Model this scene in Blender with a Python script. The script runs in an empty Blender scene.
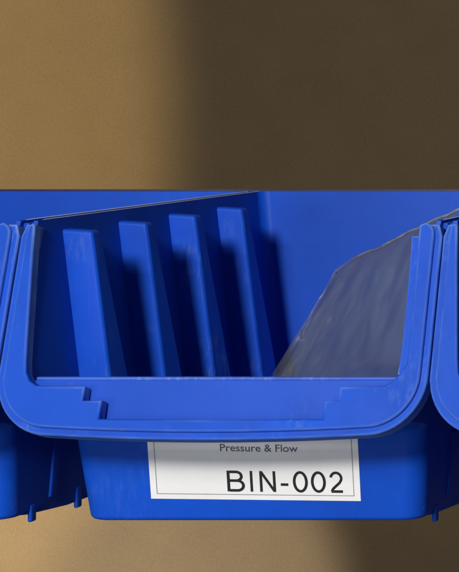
import bpy, bmesh, math, random
from mathutils import Vector, noise
random.seed(4)
S = bpy.context.scene
COL = S.collection
MM = 0.001
CAM_Z = 1.2                      # the lens is 1.2 m above the ground; it is the origin of x and y

# ------------------------------------------------------------------ helpers
def tag(o, label=None, cat=None, group=None, kind=None):
    if label: o['label'] = label
    if cat: o['category'] = cat
    if group: o['group'] = group
    if kind: o['kind'] = kind
    return o

def empty(name, loc):
    o = bpy.data.objects.new(name, None)
    COL.objects.link(o); o.location = loc; o.empty_display_size = 0.02
    return o

def obj(name, bm, mat, parent=None, smooth=True):
    me = bpy.data.meshes.new(name)
    bmesh.ops.recalc_face_normals(bm, faces=bm.faces[:])
    bm.to_mesh(me); bm.free()
    if smooth:
        for p in me.polygons: p.use_smooth = True
    me.materials.append(mat)
    o = bpy.data.objects.new(name, me); COL.objects.link(o)
    if parent: o.parent = parent
    return o

def bevel(o, w, seg=3, ang=35):
    m = o.modifiers.new('bevel', 'BEVEL'); m.width = w*MM; m.segments = seg
    m.limit_method = 'ANGLE'; m.angle_limit = math.radians(ang)
    m.miter_outer = 'MITER_ARC'
    n = o.modifiers.new('wn', 'WEIGHTED_NORMAL'); n.keep_sharp = False; n.weight = 60
    return o

def V(x, v, h): return Vector((x*MM, v*MM, h*MM))

def box(bm, x0, x1, v0, v1, h0, h1):
    vs = [bm.verts.new(V(x, v, h)) for h in (h0, h1) for (x, v) in ((x0, v0), (x1, v0), (x1, v1), (x0, v1))]
    for f in ((0,1,2,3), (4,5,6,7), (0,1,5,4), (1,2,6,5), (2,3,7,6), (3,0,4,7)):
        bm.faces.new([vs[i] for i in f])

# ------------------------------------------------------------------ materials
def newmat(name):
    m = bpy.data.materials.new(name); m.use_nodes = True
    nt = m.node_tree; nt.nodes.clear()
    out = nt.nodes.new('ShaderNodeOutputMaterial')
    return m, nt, out

def N(nt, t, **kw):
    n = nt.nodes.new(t)
    for k, v in kw.items(): setattr(n, k, v)
    return n

def mapped(nt, scale, kind='Object'):
    tc = N(nt, 'ShaderNodeTexCoord'); mp = N(nt, 'ShaderNodeMapping')
    mp.inputs['Scale'].default_value = scale
    nt.links.new(tc.outputs[kind], mp.inputs['Vector'])
    oi = N(nt, 'ShaderNodeObjectInfo')                # every piece gets its own stretch of the pattern
    rs = N(nt, 'ShaderNodeVectorMath', operation='SCALE'); rs.inputs[0].default_value = (3.1, 1.7, 2.3)
    nt.links.new(oi.outputs['Random'], rs.inputs['Scale'])
    ad = N(nt, 'ShaderNodeVectorMath', operation='ADD')
    nt.links.new(mp.outputs[0], ad.inputs[0]); nt.links.new(rs.outputs[0], ad.inputs[1])
    return ad.outputs[0]

def ramp(nt, src, stops):
    r = N(nt, 'ShaderNodeValToRGB'); e = r.color_ramp.elements
    e[0].position, e[0].color = stops[0][0], (*stops[0][1], 1)
    e[1].position, e[1].color = stops[1][0], (*stops[1][1], 1)
    for p, c in stops[2:]:
        k = e.new(p); k.color = (*c, 1)
    nt.links.new(src, r.inputs['Fac'])
    return r.outputs['Color']

def noise_tex(nt, vec, scale, detail=3, rough=0.5):
    t = N(nt, 'ShaderNodeTexNoise'); t.inputs['Scale'].default_value = scale
    t.inputs['Detail'].default_value = detail; t.inputs['Roughness'].default_value = rough
    nt.links.new(vec, t.inputs['Vector'])
    return t.outputs['Fac']

def math_n(nt, op, a, b):
    m = N(nt, 'ShaderNodeMath', operation=op)
    for i, x in enumerate((a, b)):
        if isinstance(x, (int, float)): m.inputs[i].default_value = x
        else: nt.links.new(x, m.inputs[i])
    return m.outputs[0]

def blue_plastic(name, base, scuff=0.5, rough=0.34, edge=0.0):
    m, nt, out = newmat(name)
    p = N(nt, 'ShaderNodeBsdfPrincipled')
    vec = mapped(nt, (1, 1, 1))
    # slow tone drift of the moulded plastic
    drift = noise_tex(nt, vec, 22, 4, 0.6)
    c0 = ramp(nt, drift, [(0.3, tuple(k*0.86 for k in base)), (0.72, tuple(min(1, k*1.14) for k in base))])
    # scuffs: pale rubbed patches, streaked along the height, plus fine scratches
    vs = mapped(nt, (1, 1, 0.22))
    patch = ramp(nt, noise_tex(nt, vec, 30, 3, 0.55), [(0.52, (0, 0, 0)), (0.72, (1, 1, 1))])
    streak = ramp(nt, noise_tex(nt, vs, 420, 4, 0.7), [(0.47, (0, 0, 0)), (0.72, (1, 1, 1))])
    fine = ramp(nt, noise_tex(nt, mapped(nt, (1, 1, 0.05)), 900, 2, 0.5), [(0.66, (0, 0, 0)), (0.74, (1, 1, 1))])
    sc = math_n(nt, 'MULTIPLY', patch, streak)
    sc = math_n(nt, 'ADD', sc, math_n(nt, 'MULTIPLY', fine, 0.05))
    sc = math_n(nt, 'MULTIPLY', sc, scuff)
    if edge:                                          # moulded edges paled: handling wear plus painted highlight lines
        g = N(nt, 'ShaderNodeNewGeometry')
        e = ramp(nt, g.outputs['Pointiness'], [(0.507, (0, 0, 0)), (0.565, (1, 1, 1))])
        e = math_n(nt, 'MULTIPLY', e, math_n(nt, 'MULTIPLY', noise_tex(nt, vec, 120, 3, 0.6), edge))
        sc = math_n(nt, 'MAXIMUM', sc, e)
    mix = N(nt, 'ShaderNodeMix', data_type='RGBA')
    nt.links.new(sc, mix.inputs[0]); nt.links.new(c0, mix.inputs[6])
    mix.inputs[7].default_value = (0.20, 0.35, 0.74, 1)
    nt.links.new(mix.outputs[2], p.inputs['Base Color'])
    rg = math_n(nt, 'ADD', math_n(nt, 'MULTIPLY', noise_tex(nt, vec, 60, 4, 0.6), 0.22), rough - 0.11)
    rg = math_n(nt, 'ADD', rg, math_n(nt, 'MULTIPLY', sc, 0.25))
    nt.links.new(rg, p.inputs['Roughness'])
    p.inputs['IOR'].default_value = 1.49; p.inputs['Specular IOR Level'].default_value = 0.2
    b = N(nt, 'ShaderNodeBump'); b.inputs['Strength'].default_value = 0.05; b.inputs['Distance'].default_value = 0.0004
    hsum = math_n(nt, 'ADD', math_n(nt, 'MULTIPLY', noise_tex(nt, vec, 1500, 2, 0.5), 0.45), math_n(nt, 'MULTIPLY', noise_tex(nt, vec, 28, 2, 0.5), 9.0))
    nt.links.new(hsum, b.inputs['Height']); nt.links.new(b.outputs[0], p.inputs['Normal'])
    nt.links.new(p.outputs[0], out.inputs[0])
    return m

BLUE = (0.004, 0.072, 0.53)
M_SHELL = blue_plastic('blue_polypropylene', BLUE, 0.10, 0.50)
M_RIB = blue_plastic('blue_polypropylene_scratched', (0.006, 0.080, 0.62), 0.7, 0.42)
M_BEAD = blue_plastic('blue_polypropylene_rubbed_highlight_edge', (0.05, 0.13, 0.60), 0.9, 0.36)
M_RIM = blue_plastic('blue_polypropylene_rubbed_lit_edge', (0.62, 0.68, 0.86), 0.4, 0.36)  # whitened by wear, and by grazing light painted into the colour
M_FLANGE = blue_plastic('blue_polypropylene_worn', BLUE, 0.5, 0.58, 1.2)

def plain(name, col, rough, metal=0.0, var=0.08, scale=60, bump=0.0):
    m, nt, out = newmat(name)
    p = N(nt, 'ShaderNodeBsdfPrincipled')
    vec = mapped(nt, (1, 1, 1))
    c = ramp(nt, noise_tex(nt, vec, scale, 5, 0.6), [(0.3, tuple(k*(1-var) for k in col)), (0.7, tuple(min(1, k*(1+var)) for k in col))])
    nt.links.new(c, p.inputs['Base Color'])
    p.inputs['Roughness'].default_value = rough; p.inputs['Metallic'].default_value = metal
    if bump:
        b = N(nt, 'ShaderNodeBump'); b.inputs['Strength'].default_value = bump; b.inputs['Distance'].default_value = 0.002
        nt.links.new(noise_tex(nt, vec, 260, 4, 0.6), b.inputs['Height']); nt.links.new(b.outputs[0], p.inputs['Normal'])
    nt.links.new(p.outputs[0], out.inputs[0])
    return m

M_WALL = plain('tan_painted_wall', (0.27, 0.18, 0.085), 0.8, var=0.05, scale=14, bump=0.25)
nt = M_WALL.node_tree; p = next(n for n in nt.nodes if n.type == 'BSDF_PRINCIPLED')
src = p.inputs['Base Color'].links[0].from_socket
st_ = ramp(nt, noise_tex(nt, mapped(nt, (1, 1, 1)), 330, 2, 0.6), [(0.3, (0.80, 0.80, 0.80)), (0.7, (1.0, 1.0, 1.0))])
mul = N(nt, 'ShaderNodeMix', data_type='RGBA', blend_type='MULTIPLY'); mul.inputs[0].default_value = 1
nt.links.new(src, mul.inputs[6]); nt.links.new(st_, mul.inputs[7]); nt.links.new(mul.outputs[2], p.inputs['Base Color'])
M_PAPER = plain('white_label_stock', (0.86, 0.86, 0.85), 0.38, var=0.03, scale=90)
M_INK = plain('black_ink', (0.012, 0.012, 0.014), 0.45, var=0.2, scale=400)
M_GREYINK = plain('grey_ink', (0.10, 0.11, 0.14), 0.5, var=0.2, scale=300)
M_LINE = plain('thin_grey_ink', (0.22, 0.23, 0.25), 0.5, var=0.2, scale=300)
M_STEEL = plain('navy_enamelled_steel', (0.012, 0.02, 0.09), 0.4, var=0.15)

def film(name, lo, hi, dens):
    m, nt, out = newmat(name)
    p = N(nt, 'ShaderNodeBsdfPrincipled')
    vec = mapped(nt, (1, 1, 1))
    c = ramp(nt, noise_tex(nt, vec, 40, 4, 0.6), [(0.3, (lo, lo*1.14, lo*1.35)), (0.72, (hi, hi*1.14, hi*1.3))])
    nt.links.new(c, p.inputs['Base Color'])
    p.inputs['Roughness'].default_value = 0.36
    b = N(nt, 'ShaderNodeBump'); b.inputs['Strength'].default_value = 0.16; b.inputs['Distance'].default_value = 0.002
    nt.links.new(noise_tex(nt, mapped(nt, (1, 1, 0.35)), 60, 3, 0.5), b.inputs['Height'])
    nt.links.new(b.outputs[0], p.inputs['Normal'])
    t = N(nt, 'ShaderNodeBsdfTransparent'); t.inputs[0].default_value = (0.9, 0.9, 0.92, 1)
    mx = N(nt, 'ShaderNodeMixShader')
    f = math_n(nt, 'ADD', math_n(nt, 'MULTIPLY', noise_tex(nt, vec, 18, 2, 0.5), 0.42), dens)
    nt.links.new(f, mx.inputs[0]); nt.links.new(t.outputs[0], mx.inputs[1]); nt.links.new(p.outputs[0], mx.inputs[2])
    nt.links.new(mx.outputs[0], out.inputs[0])
    return m
M_FILM = film('clear_polythene_film', 0.11, 0.16, 0.24)
M_GLINT = film('pale_glint_film', 0.2, 0.45, 0.3)

# ------------------------------------------------------------------ the bin (mm; x across, v depth from flange, h height)
TOP = 110.0
def hw(h): return 61.2 + 0.085*h if h < 38 else 64.43 + (h - 38)*0.1163                       # outer half width
def lean(h): return (h - 37)*0.33                   # flange front plane
def lerp_tab(tab, h):
    for (a, x), (b, y) in zip(tab, tab[1:]):
        if h <= b: return x + (y - x)*max(0, (h - a))/(b - a)
    return tab[-1][1]
FRONT = [(0, 43), (33, 37.2), (35, 35.5), (37, 29), (39.2, 17), (40.4, 11.5), (42, 8), (55.6, 11.6), (56, 11.8), (110, lean(110)+4)]
def vf(h): return lerp_tab(FRONT, h)
def vb(h): return 222 + 9*h/110

def ring(h, inset=0.0):
    w = hw(h) - inset; f = vf(h) + inset; b = vb(h) - inset
    rf, rb, n = (7.0 if h < 40 else 6.0 if h < 49 else 1.2), 6.0, 6
    pts = []
    nfr = 9
    for i in range(nfr):                             # front, left to right
        pts.append((-w + rf + (2*w - 2*rf)*i/(nfr-1), f))
    for k in range(1, n+1):                          # front right corner
        a = -math.pi/2 + math.pi/2*k/n; pts.append((w - rf + rf*math.cos(a), f + rf + rf*math.sin(a)))
    for i in range(1, 8): pts.append((w, f + rf + (b - rb - f - rf)*i/8))
    for k in range(0, n+1):
        a = math.pi/2*k/n; pts.append((w - rb + rb*math.cos(a), b - rb + rb*math.sin(a)))
    for i in range(1, 8): pts.append((w - rb - (2*w - 2*rb)*i/8, b))
    for k in range(0, n+1):
        a = math.pi/2 + math.pi/2*k/n; pts.append((-w + rb + rb*math.cos(a), b - rb + rb*math.sin(a)))
    for i in range(1, 8): pts.append((-w, b - rb - (b - rb - f - rf)*i/8))
    for k in range(0, n):
        a = math.pi + math.pi/2*k/n; pts.append((-w + rf + rf*math.cos(a), f + rf + rf*math.sin(a)))
    return pts, nfr

def make_shell(parent):
    bm = bmesh.new()
    levels = [(0, 1.8), (0.15, 1.1), (0.5, 0.5), (1.1, 0.15), (1.8, 0)] + [(h, 0) for h in (10, 17, 25, 33, 34, 35, 36, 37, 38.2, 39.2, 40.4, 41.2, 42, 48, 50, 55.6, 56.4)]
    levels += [(h, 0) for h in (62, 70, 78, 86, 94, 102, 108, 110)]
    rows = []
    for h, ins in levels:
        pts, nfr = ring(h, ins)
        rows.append([bm.verts.new(V(x, v, h)) for x, v in pts])
    n = len(rows[0])
    for r in range(len(rows) - 1):
        open_front = levels[r][0] >= 55.5
        for i in range(n):
            if open_front and (i < nfr - 1 + 6 or i >= n - 6): continue
            j = (i + 1) % n
            bm.faces.new((rows[r][i], rows[r][j], rows[r+1][j], rows[r+1][i]))
    bm.faces.new(rows[0][::-1])
    for f in bm.faces: f.normal_update()
    o = obj('shell', bm, M_SHELL, parent)
    # make sure normals point outwards (away from the bin's axis)
    me = o.data
    big = max(me.polygons, key=lambda p: p.area)
    s = o.modifiers.new('thick', 'SOLIDIFY'); s.thickness = 1.6*MM; s.offset = -1
    s.use_even_offset = True
    b = o.modifiers.new('bevel', 'BEVEL'); b.width = 0.9*MM; b.segments = 3
    b.limit_method = 'ANGLE'; b.angle_limit = math.radians(50)
    w = o.modifiers.new('wn', 'WEIGHTED_NORMAL'); w.weight = 60
    return o

def outline(o):
    """outer U of the front flange, inset by o mm, from top left down, round and up to top right"""
    w = 74.7 - o; r = 20 - o; b = 37.0 + o
    pts = [(-w, TOP - 4.5)]
    for i in range(1, 7): pts.append((-w, TOP - 4.5 + (b + r + 1.5 - TOP + 2.5)*i/6))
    right = []
    for k in range(1, 13):
        a = math.pi + math.pi/2*k/12
        pts.append((-w + r + r*math.cos(a), b + r + 1.5 + r*math.sin(a)))
    for i in range(1, 12):
        t = i/12; x = (-w + r)*(1 - t) + (w - r)*t
        pts.append((x, b + 1.5*abs(2*t - 1)**2))
    for k in range(0, 13):
        a = -math.pi/2 + math.pi/2*k/12
        pts.append((w - r + r*math.cos(a), b + r + 1.5 + r*math.sin(a)))
    for i in range(5, -1, -1): pts.append((w, TOP - 4.5 + (b + r + 1.5 - TOP + 2.5)*i/6))
    return pts

INNER = [(63.8, 109), (64, 100), (64.2, 90), (64.4, 80), (64.4, 70), (64.2, 62), (63.8, 58.6), (62.6, 56.2), (60.6, 54.9), (58, 54.5), (50, 54.4), (45, 54.2), (45, 49.8), (40.3, 49.6), (40.3, 43.8),
         (20, 43.6), (0, 43.5), (-20, 43.6),
         (-36.8, 43.8), (-36.8, 49.8), (-43.3, 49.8), (-43.3, 54.4), (-50, 54.4), (-57, 54.5), (-60.4, 54.9), (-62.8, 56.4), (-64.3, 59), (-65, 63), (-65.8, 70), (-66.8, 80), (-67.8, 90), (-68.8, 100), (-69.6, 109)]

def stepped():
    out = []
    for x, h in INNER:
        k = min(1.0, max(0.0, (h - 56)/6))
        out.append((x + (2.9 if x > 0 else 0)*k, h))
    return out

def inset_poly(poly, d):
    """polygon offset inwards by d mm (mitred)"""
    n = len(poly)
    area = sum(poly[i][0]*poly[(i+1) % n][1] - poly[(i+1) % n][0]*poly[i][1] for i in range(n))
    sg = 1 if area > 0 else -1
    out = []
    for i in range(n):
        p0, p, p1 = (Vector(poly[i-1]), Vector(poly[i]), Vector(poly[(i+1) % n]))
        a, b = (p - p0).normalized(), (p1 - p).normalized()
        na, nb = Vector((-a.y, a.x))*sg, Vector((-b.y, b.x))*sg
        m = (na + nb)
        if m.length < 1e-5: m = na
        m.normalize(); c = max(0.45, m.dot(na))
        q = p + m*(d/c); out.append((q.x, q.y))
    return out

def plate(bm, poly, off, thick, R=0.85):
    """leaning plate with a rounded front edge"""
    nrm = Vector((0, 1, -0.33)).normalized()          # into the bin
    rings = [(R + 0.2, 0)]
    K = 5
    for k in range(K + 1):
        a = math.pi/2*k/K
        rings.append((R*(1 - math.sin(a)), R*(1 - math.cos(a))))
    rings.append((0, thick))
    rows = []
    for ins, dep in rings:
        pp = inset_poly(poly, ins) if ins > 1e-6 else poly
        rows.append([bm.verts.new(V(x, lean(h), h) + nrm*(off + dep)*MM) for x, h in pp])
    bm.faces.new(rows[0]); bm.faces.new(rows[-1][::-1])
    n = len(poly)
    for a, b in zip(rows, rows[1:]):
        for i in range(n):
            j = (i + 1) % n
            bm.faces.new((a[j], a[i], b[i], b[j]))

def weighted(o):
    m = o.modifiers.new('wn', 'WEIGHTED_NORMAL'); m.weight = 80; m.keep_sharp = True
    me = o.data; me.set_sharp_from_angle(angle=math.radians(50))
    return o

def make_flange(parent):
    bm = bmesh.new()
    out = outline(2.4)
    def corner(p, s, r=4.0):
        return [(p[0] + s*r*(1 - math.cos(a)), TOP - r*1.1 + r*1.1*math.sin(a)) for a in (0.4, 0.75, 1.1, 1.45)]
    poly = out + corner(out[-1], -1) + stepped() + [(p[0] + 0.0, p[1]) for p in corner(out[0], 1, 2.8)[2::-1]]
    plate(bm, poly, 0, 4.6)
    o = obj('front_flange', bm, M_FLANGE, parent)
    weighted(o)
    for s, wd in ((1, 2.9),):
        bm = bmesh.new()
        pts = [(x, min(h, 105.6 if s > 0 else 108)) for x, h in INNER if x*s > 0 and h > 58]
        outer = [(x + s*(wd + 2.5), h) for x, h in pts]
        plate(bm, pts + outer[::-1], 1.7, 2.7, 0.6)
        weighted(obj('inner_lip', bm, M_FLANGE, o))
    bm = bmesh.new()
    a, c = outline(0.0), outline(4.6)
    plate(bm, a + [(a[-1][0] - 1.4, TOP - 0.4)] + [(c[-1][0], TOP - 0.3)] + c[::-1] + [(c[0][0], TOP - 0.3), (a[0][0] + 1.4, TOP - 0.4)], 1.5, 6.0)
    r = obj('rim', bm, M_FLANGE, o)
    weighted(r)
    return o

def make_rib(parent, side, v0):
    bm = bmesh.new()
    rows = []
    hs = [2.5, 20, 40, 60, 80, 100, 106]
    for h in hs:
        t = (106 - h)/56
        thick = 7.5 + 8*min(1.4, t)
        xw = hw(h) - 1.5
        wid = 10.7 + 0.3*min(1.6, t)
        q = [(-xw - 1.2, v0), (-xw + wid, v0 + 0.6), (-xw + wid, v0 + thick - 0.5), (-xw - 1.2, v0 + thick)]
        rows.append([bm.verts.new(V(x*(-side), v, h - (0.8 if (h == 106 and k in (1, 2)) else 0))) for k, (x, v) in enumerate(q)])
    for a, b in zip(rows, rows[1:]):
        for i in range(4):
            j = (i + 1) % 4; bm.faces.new((a[i], a[j], b[j], b[i]))
    bm.faces.new(rows[0]); bm.faces.new(rows[-1])
    o = obj('rib', bm, M_RIB, parent)
    return bevel(o, 1.3, 3, 40)

def make_foot(parent, x, v, hb, w=1.7, d=4.0):
    bm = bmesh.new()
    box(bm, x - w/2, x + w/2, v, v + d, hb, 3)
    return bevel(obj('foot', bm, M_SHELL, parent), 0.7, 2)

def make_bin(loc, label, group):
    root = empty('storage_bin', loc)
    tag(root, label, 'bin', group)
    sh = make_shell(root)
    fl = make_flange(root)
    for s in (-1, 1):
        for v0 in (46, 90, 134, 181): make_rib(root, s, v0)
        if s > 0:
            for v, hb in ((58, -3.6), (93, -5.4), (205, -5.4)): make_foot(root, hw(0) - 0.2, v, hb)
        bm = bmesh.new()
        rws = []
        for v, hb in ((50, 0.6), (58, -0.6), (88, -3), (130, -3.6), (214, -3.6)):
            rws.append([bm.verts.new(V(x*s, v, h)) for x, h in ((hw(0) - 3, hb), (hw(0) - 0.3, hb), (hw(4) - 0.25, 4), (hw(0) - 3, 4))])
        for a, b in zip(rws, rws[1:]):
            for i in range(4): bm.faces.new((a[i], a[(i+1) % 4], b[(i+1) % 4], b[i]))
        bm.faces.new(rws[0]); bm.faces.new(rws[-1])
        bevel(obj('base_skirt', bm, M_SHELL, root), 0.5, 2)
        # stiffening bar down the outside of the side wall
        bm = bmesh.new()
        box_rows = []
        for h in (3, 14, 28):
            x0, x1 = hw(h) - 1, hw(h) + 0.8
            box_rows.append([bm.verts.new(V(x*s, v, h)) for x, v in ((x0, 71), (x1, 71.6), (x1, 76.4), (x0, 77))])
        for a, b in zip(box_rows, box_rows[1:]):
            for i in range(4): bm.faces.new((a[i], a[(i+1) % 4], b[(i+1) % 4], b[i]))
        bm.faces.new(box_rows[0]); bm.faces.new(box_rows[-1])
        bevel(obj('side_rib', bm, M_SHELL, root), 0.6, 2)
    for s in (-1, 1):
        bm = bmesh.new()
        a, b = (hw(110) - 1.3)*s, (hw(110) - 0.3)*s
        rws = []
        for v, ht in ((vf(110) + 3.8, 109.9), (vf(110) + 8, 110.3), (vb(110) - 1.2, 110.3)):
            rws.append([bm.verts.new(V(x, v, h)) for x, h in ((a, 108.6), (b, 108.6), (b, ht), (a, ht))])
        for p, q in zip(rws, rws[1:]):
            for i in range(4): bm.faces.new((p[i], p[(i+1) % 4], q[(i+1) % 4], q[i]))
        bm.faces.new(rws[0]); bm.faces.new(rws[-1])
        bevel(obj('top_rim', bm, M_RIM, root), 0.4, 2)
        bm = bmesh.new()                              # outward lip along the top of the side wall
        a, b = (hw(108) - 0.3)*s, 74.75*s
        box(bm, min(a, b), max(a, b), vf(110) + 3.2, vb(110) - 4, 106.4, 109.2)
        bevel(obj('side_lip', bm, M_SHELL, root), 0.5, 2)
    bm = bmesh.new()                                  # pale bead on the front lip's top: rubbed, with its bright line painted in
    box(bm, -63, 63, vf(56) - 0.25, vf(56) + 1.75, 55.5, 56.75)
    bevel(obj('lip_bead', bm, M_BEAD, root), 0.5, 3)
    # rear hook lip that hangs over the rail
    bm = bmesh.new()
    box(bm, -66, 66, vb(110) - 1.5, vb(110) + 5.5, TOP - 2.6, TOP - 0.4)
    box(bm, -66, 66, vb(110) + 3.2, vb(110) + 5.5, TOP - 14, TOP - 1.5)
    bevel(obj('hanging_lip', bm, M_SHELL, root), 0.5, 2)
    return root

X0, Y0, Z0 = -308.0, 727.0, -160.0
GROUP = 'blue storage bins hanging in a row'
def at_bin(k): return (MM*(X0 + 150*k), MM*Y0, CAM_Z + MM*Z0)
mid = make_bin(at_bin(0), 'blue plastic storage bin with the white label on its front', GROUP)

def copy_tree(o, parent=None):
    c = o.copy(); COL.objects.link(c)
    if parent: c.parent = parent
    for ch in list(o.children): copy_tree(ch, c)
    return c
for k, lab in ((-1, 'blue storage bin cut by the left picture edge, left of the labelled bin'),
               (1, 'blue storage bin cut by the right picture edge, right of the labelled bin')):
    c = copy_tree(mid); c.location = at_bin(k); c['label'] = lab
    c.rotation_euler.z = math.radians(0.25*k)

# ------------------------------------------------------------------ label on the middle bin (built flat in its own x/z plane, then laid on the leaning front)
lab_tilt = math.atan2(6, 34)
def on_front(x, z, lift):
    """label coordinates -> bin coordinates (mm)"""
    a = math.radians(-0.7)
    xx = 2 + x*math.cos(a) - z*math.sin(a); zz = x*math.sin(a) + z*math.cos(a)
    h = 20.7 + zz*math.cos(lab_tilt)
    v = 43 - (5.8/33)*h - lift
    return V(xx, v, h)

def slab(bm, x0, x1, z0, z1, lift0, lift1, nx=1):
    for i in range(nx):
        a, b = x0 + (x1 - x0)*i/nx, x0 + (x1 - x0)*(i+1)/nx
        vs = [bm.verts.new(on_front(x, z, l)) for l in (lift0, lift1) for (x, z) in ((a, z0), (b, z0), (b, z1), (a, z1))]
        for f in ((0,1,2,3), (4,5,6,7), (0,1,5,4), (1,2,6,5), (2,3,7,6), (3,0,4,7)):
            bm.faces.new([vs[q] for q in f])

bm = bmesh.new(); slab(bm, -38, 38, -12.8, 12.2, -0.1, 0.28)
label = obj('label', bm, M_PAPER, mid, smooth=False)
bm = bmesh.new()
W = 0.28
slab(bm, -35.8, 35.8, -11.0, -11.0 + W, 0.2, 0.31)
slab(bm, 35.8 - W, 35.8, -10.98 + W, 12.0, 0.2, 0.31)
slab(bm, -35.8, -35.8 + W, -10.98 + W, 12.0, 0.2, 0.31)
obj('border', bm, M_LINE, label, smooth=False)

def text_mesh(body, x0, x1, z0, cap, mat, bold=0.0):
    cu = bpy.data.curves.new('lettering', 'FONT'); cu.body = body; cu.size = 1; cu.offset = bold; cu.resolution_u = 8
    to = bpy.data.objects.new('tmp', cu); COL.objects.link(to)
    dg = bpy.context.evaluated_depsgraph_get(); dg.update()
    me = bpy.data.meshes.new_from_object(to.evaluated_get(dg))
    bpy.data.objects.remove(to)
    xs = [v.co.x for v in me.vertices]; cu2 = [v.co.y for v in me.vertices]
    ax, bx = min(xs), max(xs); capy = max(cu2); basey = 0.0
    for v in me.vertices:
        v.co = on_front(x0 + (v.co.x - ax)/(bx - ax)*(x1 - x0), z0 + (v.co.y - basey)/capy*cap, 0.32)
    me.materials.append(mat)
    o = bpy.data.objects.new('lettering', me); COL.objects.link(o); o.parent = label
    return o

def arc(cx, cy, rx, ry, a0, a1, n=20):
    return [(cx + rx*math.cos(math.radians(a0 + (a1 - a0)*k/n)), cy + ry*math.sin(math.radians(a0 + (a1 - a0)*k/n))) for k in range(n + 1)]
GLYPH = {   # stroke centre lines, capital height 1
 'B': [[(.055, 0), (.055, 1)], [(.10, .945), (.40, .945)] + arc(.40, .735, .22, .21, 88, -88, 14) + [(.10, .525)],
       [(.42, .525)] + arc(.44, .29, .25, .235, 88, -88, 14) + [(.10, .055)]],
 'I': [[(0, 0), (0, 1)]],
 'N': [[(.055, 0), (.055, 1)], [(.075, .95), (.665, .05)], [(.685, 0), (.685, 1)]],
 '-': [[(0, .36), (.37, .36)]],
 '0': [arc(.32, .5, .275, .455, 0, 360, 40)],
 '2': [arc(.31, .69, .255, .265, 172, -20, 20) + [(.47, .47), (.30, .32), (.15, .18), (.085, .055)], [(.06, .055), (.62, .055)]],
}
def lettering(mat):
    bm = bmesh.new()
    st = 0.13; cap = 7.9; x0 = -10.0; z0 = -9.7
    k = 7.5/54
    wide = {'B': 1.12, '0': 1.07, 'N': 1.02}
    for ch, ox in zip('BIN-002', (80, 143, 165, 219, 252, 299, 347)):
        for n_path, path in enumerate(GLYPH[ch]):
            closed = ch == '0'
            if closed: path = path[:-1]
            n = len(path); quads = []
            for i, p in enumerate(path):
                a = path[i-1] if (i or closed) else p
                b = path[(i+1) % n] if (i < n-1 or closed) else p
                t = Vector((b[0]-a[0], b[1]-a[1])).normalized(); nx, ny = -t.y, t.x
                l, r = (p[0]+nx*st/2, p[1]+ny*st/2), (p[0]-nx*st/2, p[1]-ny*st/2)
                quads.append([bm.verts.new(on_front(x0 + ((ox - 80) + q[0]*54*wide.get(ch, 1))*k, z0 + q[1]*cap, 0.33 + 0.012*n_path)) for q in (l, r)])
            m = n if closed else n - 1
            for i in range(m):
                a, b = quads[i], quads[(i+1) % n]
                bm.faces.new((a[0], a[1], b[1], b[0]))
    me = bpy.data.meshes.new('lettering'); bm.to_mesh(me); bm.free(); me.materials.append(mat)
    o = bpy.data.objects.new('lettering', me); COL.objects.link(o); o.parent = label
lettering(M_INK)
text_mesh('Pressure & Flow', -11.9, 16.2, 5.6, 2.7, M_GREYINK, 0.012)

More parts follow.
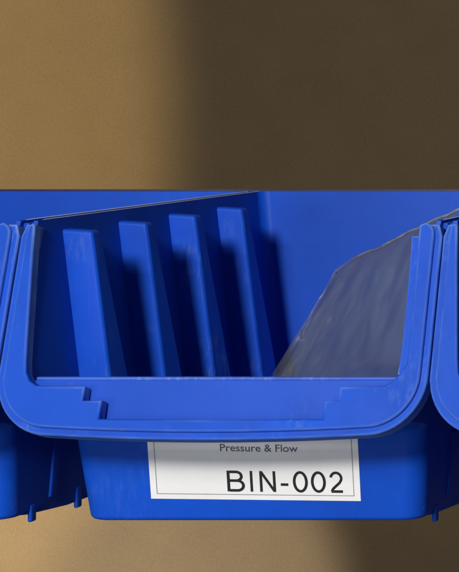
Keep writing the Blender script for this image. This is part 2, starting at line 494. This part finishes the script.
# ------------------------------------------------------------------ clear bag leaning in the right front of the middle bin
def make_bag():
    def edge(tab, w):
        for (a, *p), (b, *q) in zip(tab, tab[1:]):
            if w <= b:
                t = (w - a)/(b - a); return [p[i] + (q[i] - p[i])*t for i in range(3)]
        return list(tab[-1][1:])
    #        w     x    v    h
    L = [(0.0, -34, 92, 4), (0.45, -14, 102, 45), (0.94, 5.5, 112, 85), (1.0, 11, 112, 89)]
    R = [(0.0, 58, 76, 4), (0.5, 62.5, 48, 58), (0.85, 66, 48, 98), (1.0, 72, 54, 113)]
    bm = bmesh.new()
    NU, NW = 90, 100
    grids = []
    for side in (0, 1):
        g = []
        for j in range(NW + 1):
            w = j/NW; l, r = edge(L, w), edge(R, w); row = []
            for i in range(NU + 1):
                u = i/NU
                p = [l[k] + (r[k] - l[k])*u for k in range(3)]
                pinch = (1 - w**2.2)
                bul = math.sin(math.pi*u)**0.7*pinch
                q = Vector((u*3.1, w*2.3, side*7.3))
                wr = noise.noise(q*1.6)*3 + noise.noise(q*3.7 + Vector((4, 0, 0)))*2.2
                ridge = abs(noise.noise(Vector((u*4.2 + w*1.4, w*1.1, side*5 + 2))))
                wr += (0.22 - ridge)*5
                r2 = abs(noise.noise(Vector((u*9 - w*5, w*6 + u*2, side*3 + 9))))
                wr += max(0, 0.16 - r2)*5
                if side == 0:
                    # broad flat front panel with a fold a little in from the left edge
                    fold = 8*max(0, 1 - abs(u - 0.10)/0.10)*pinch
                    p[1] += -16*bul - fold + wr*(0.35 + 0.65*math.sin(math.pi*u))*0.7
                else:
                    p[1] += 22*bul + wr*0.9
                    p[0] -= 2.0*math.sin(math.pi*min(1, w*1.05))*(1 - u)**3
                if side == 1 or True:
                    p[2] += noise.noise(Vector((u*6, 3.3 + side*2.1, 0)))*1.3*w**6
                row.append(bm.verts.new(V(*p)))
            g.append(row)
        grids.append(g)
    for s, g in enumerate(grids):
        for j in range(NW):
            for i in range(NU):
                q = (g[j][i], g[j][i+1], g[j+1][i+1], g[j+1][i])
                bm.faces.new(q if s == 0 else q[::-1])
    top = [v.co.copy() for v in grids[0][-1]]
    bmesh.ops.remove_doubles(bm, verts=bm.verts[:], dist=0.0002)
    o = obj('plastic_bag', bm, M_FILM)
    o.location = at_bin(0)
    sm = bmesh.new()                                  # added pale strip: a painted glint along the bag's top edge
    prev = None
    for i in range(NU + 1):
        t = top[i]
        ring_ = [sm.verts.new(t + Vector((0, dy*MM, dz*MM))) for dy, dz in ((-0.3, -0.7), (0.3, -0.7), (0.3, 0.2), (0, 0.5), (-0.3, 0.2))]
        if prev:
            for k in range(5): sm.faces.new((prev[k], prev[(k+1) % 5], ring_[(k+1) % 5], ring_[k]))
        prev = ring_
    obj('glint_strip', sm, M_GLINT, o)
    tag(o, 'clear greyish plastic bag leaning inside the labelled blue bin', 'bag')
    return o
make_bag()

# ------------------------------------------------------------------ rail behind the bins, wall beyond
bm = bmesh.new()
def wbox(bm, x0, x1, y0, y1, z0, z1): box(bm, x0, x1, y0, y1, z0, z1)
wbox(bm, -1500, 900, 959.2, 960.8, -74, -49.1)
rail = obj('hanging_rail', bm, M_STEEL, smooth=False)
rail.location = (0, 0, CAM_Z)
tag(rail, 'dark steel rail behind the row of blue bins', 'rail')

bm = bmesh.new()
box(bm, -5200, 3200, 3000, 3100, -1900, 2200)
wall = obj('wall', bm, M_WALL, smooth=False)
wall.location = (0, 0, CAM_Z)
tag(wall, 'plain tan wall behind the blue bins, lit at left and dim at right', 'wall')

# ------------------------------------------------------------------ light
def lamp(kind, name, pos, target, power, col, **kw):
    l = bpy.data.lights.new(name, kind); l.energy = power; l.color = col
    for k, v in kw.items(): setattr(l, k, v)
    o = bpy.data.objects.new(name, l); COL.objects.link(o)
    o.location = Vector(pos)*MM + Vector((0, 0, CAM_Z))
    d = (Vector(target) - Vector(pos))
    o.rotation_euler = d.to_track_quat('-Z', 'Y').to_euler()
    return o
tgt = (X0, 800, -90)
lamp('AREA', 'key_lamp', (-290, -630, 465), tgt, 18.0, (1.0, 0.97, 0.93), shape='DISK', size=0.20)
lamp('AREA', 'second_lamp', (-480, -560, 600), tgt, 3.5, (1.0, 0.97, 0.93), shape='DISK', size=0.12)
WD = 3000.0
def on_wall(px, py): return ((px - 1100)*WD/2118, WD, -(py - 81)*WD/2118)      # metres on the wall for the two pools of light
def pool(name, edge, ang, r, dist, power, blend, col):
    ex, _, ez = on_wall(*edge)
    cx, cz = ex - r*math.cos(math.radians(ang)), ez - r*math.sin(math.radians(ang))
    lamp('SPOT', name, (cx, WD - dist, cz), (cx, WD, cz), power, col, spot_size=2*math.atan(r/dist), spot_blend=blend, shadow_soft_size=0.02)
pool('added_wall_spot', (213, 130), 0, 1300, 1500, 118, 0.13, (1.0, 0.84, 0.5))  # added spot; its cone edge draws the wall's light-to-dark boundary
pool('added_low_wall_spot', (365, 545), 16, 420, 620, 16.5, 0.32, (1.0, 0.97, 0.92))  # second added spot, shaping the lit patch below the bins

lamp('AREA', 'added_fill_lamp', (-760, -700, -160), tgt, 5.0, (0.95, 0.97, 1.0), shape='DISK', size=0.7)  # added fill in place of room bounce, lifts the shade under the lip
w = bpy.data.worlds.new('World'); S.world = w; w.use_nodes = True
bg = w.node_tree.nodes['Background']; bg.inputs[0].default_value = (0.80, 0.86, 1.0, 1); bg.inputs[1].default_value = 0.10

# ------------------------------------------------------------------ camera
F, CX, CY = 2118.0, 1100.0, 81.0
cam = bpy.data.cameras.new('camera'); co = bpy.data.objects.new('camera', cam); COL.objects.link(co)
cam.sensor_fit = 'HORIZONTAL'; cam.sensor_width = 36; cam.lens = F/459*36
cam.shift_x = -(CX - 229.5)/459; cam.shift_y = -(286 - CY)/459
cam.clip_start = 0.01; cam.clip_end = 50
co.location = (0, 0, CAM_Z); co.rotation_euler = (math.pi/2, 0, 0)
cam.dof.use_dof = True; cam.dof.focus_distance = 0.76; cam.dof.aperture_fstop = cam.lens/0.9
S.camera = co

S.view_settings.view_transform = 'Standard'; S.view_settings.look = 'None'
S.view_settings.exposure = 0; S.view_settings.gamma = 1
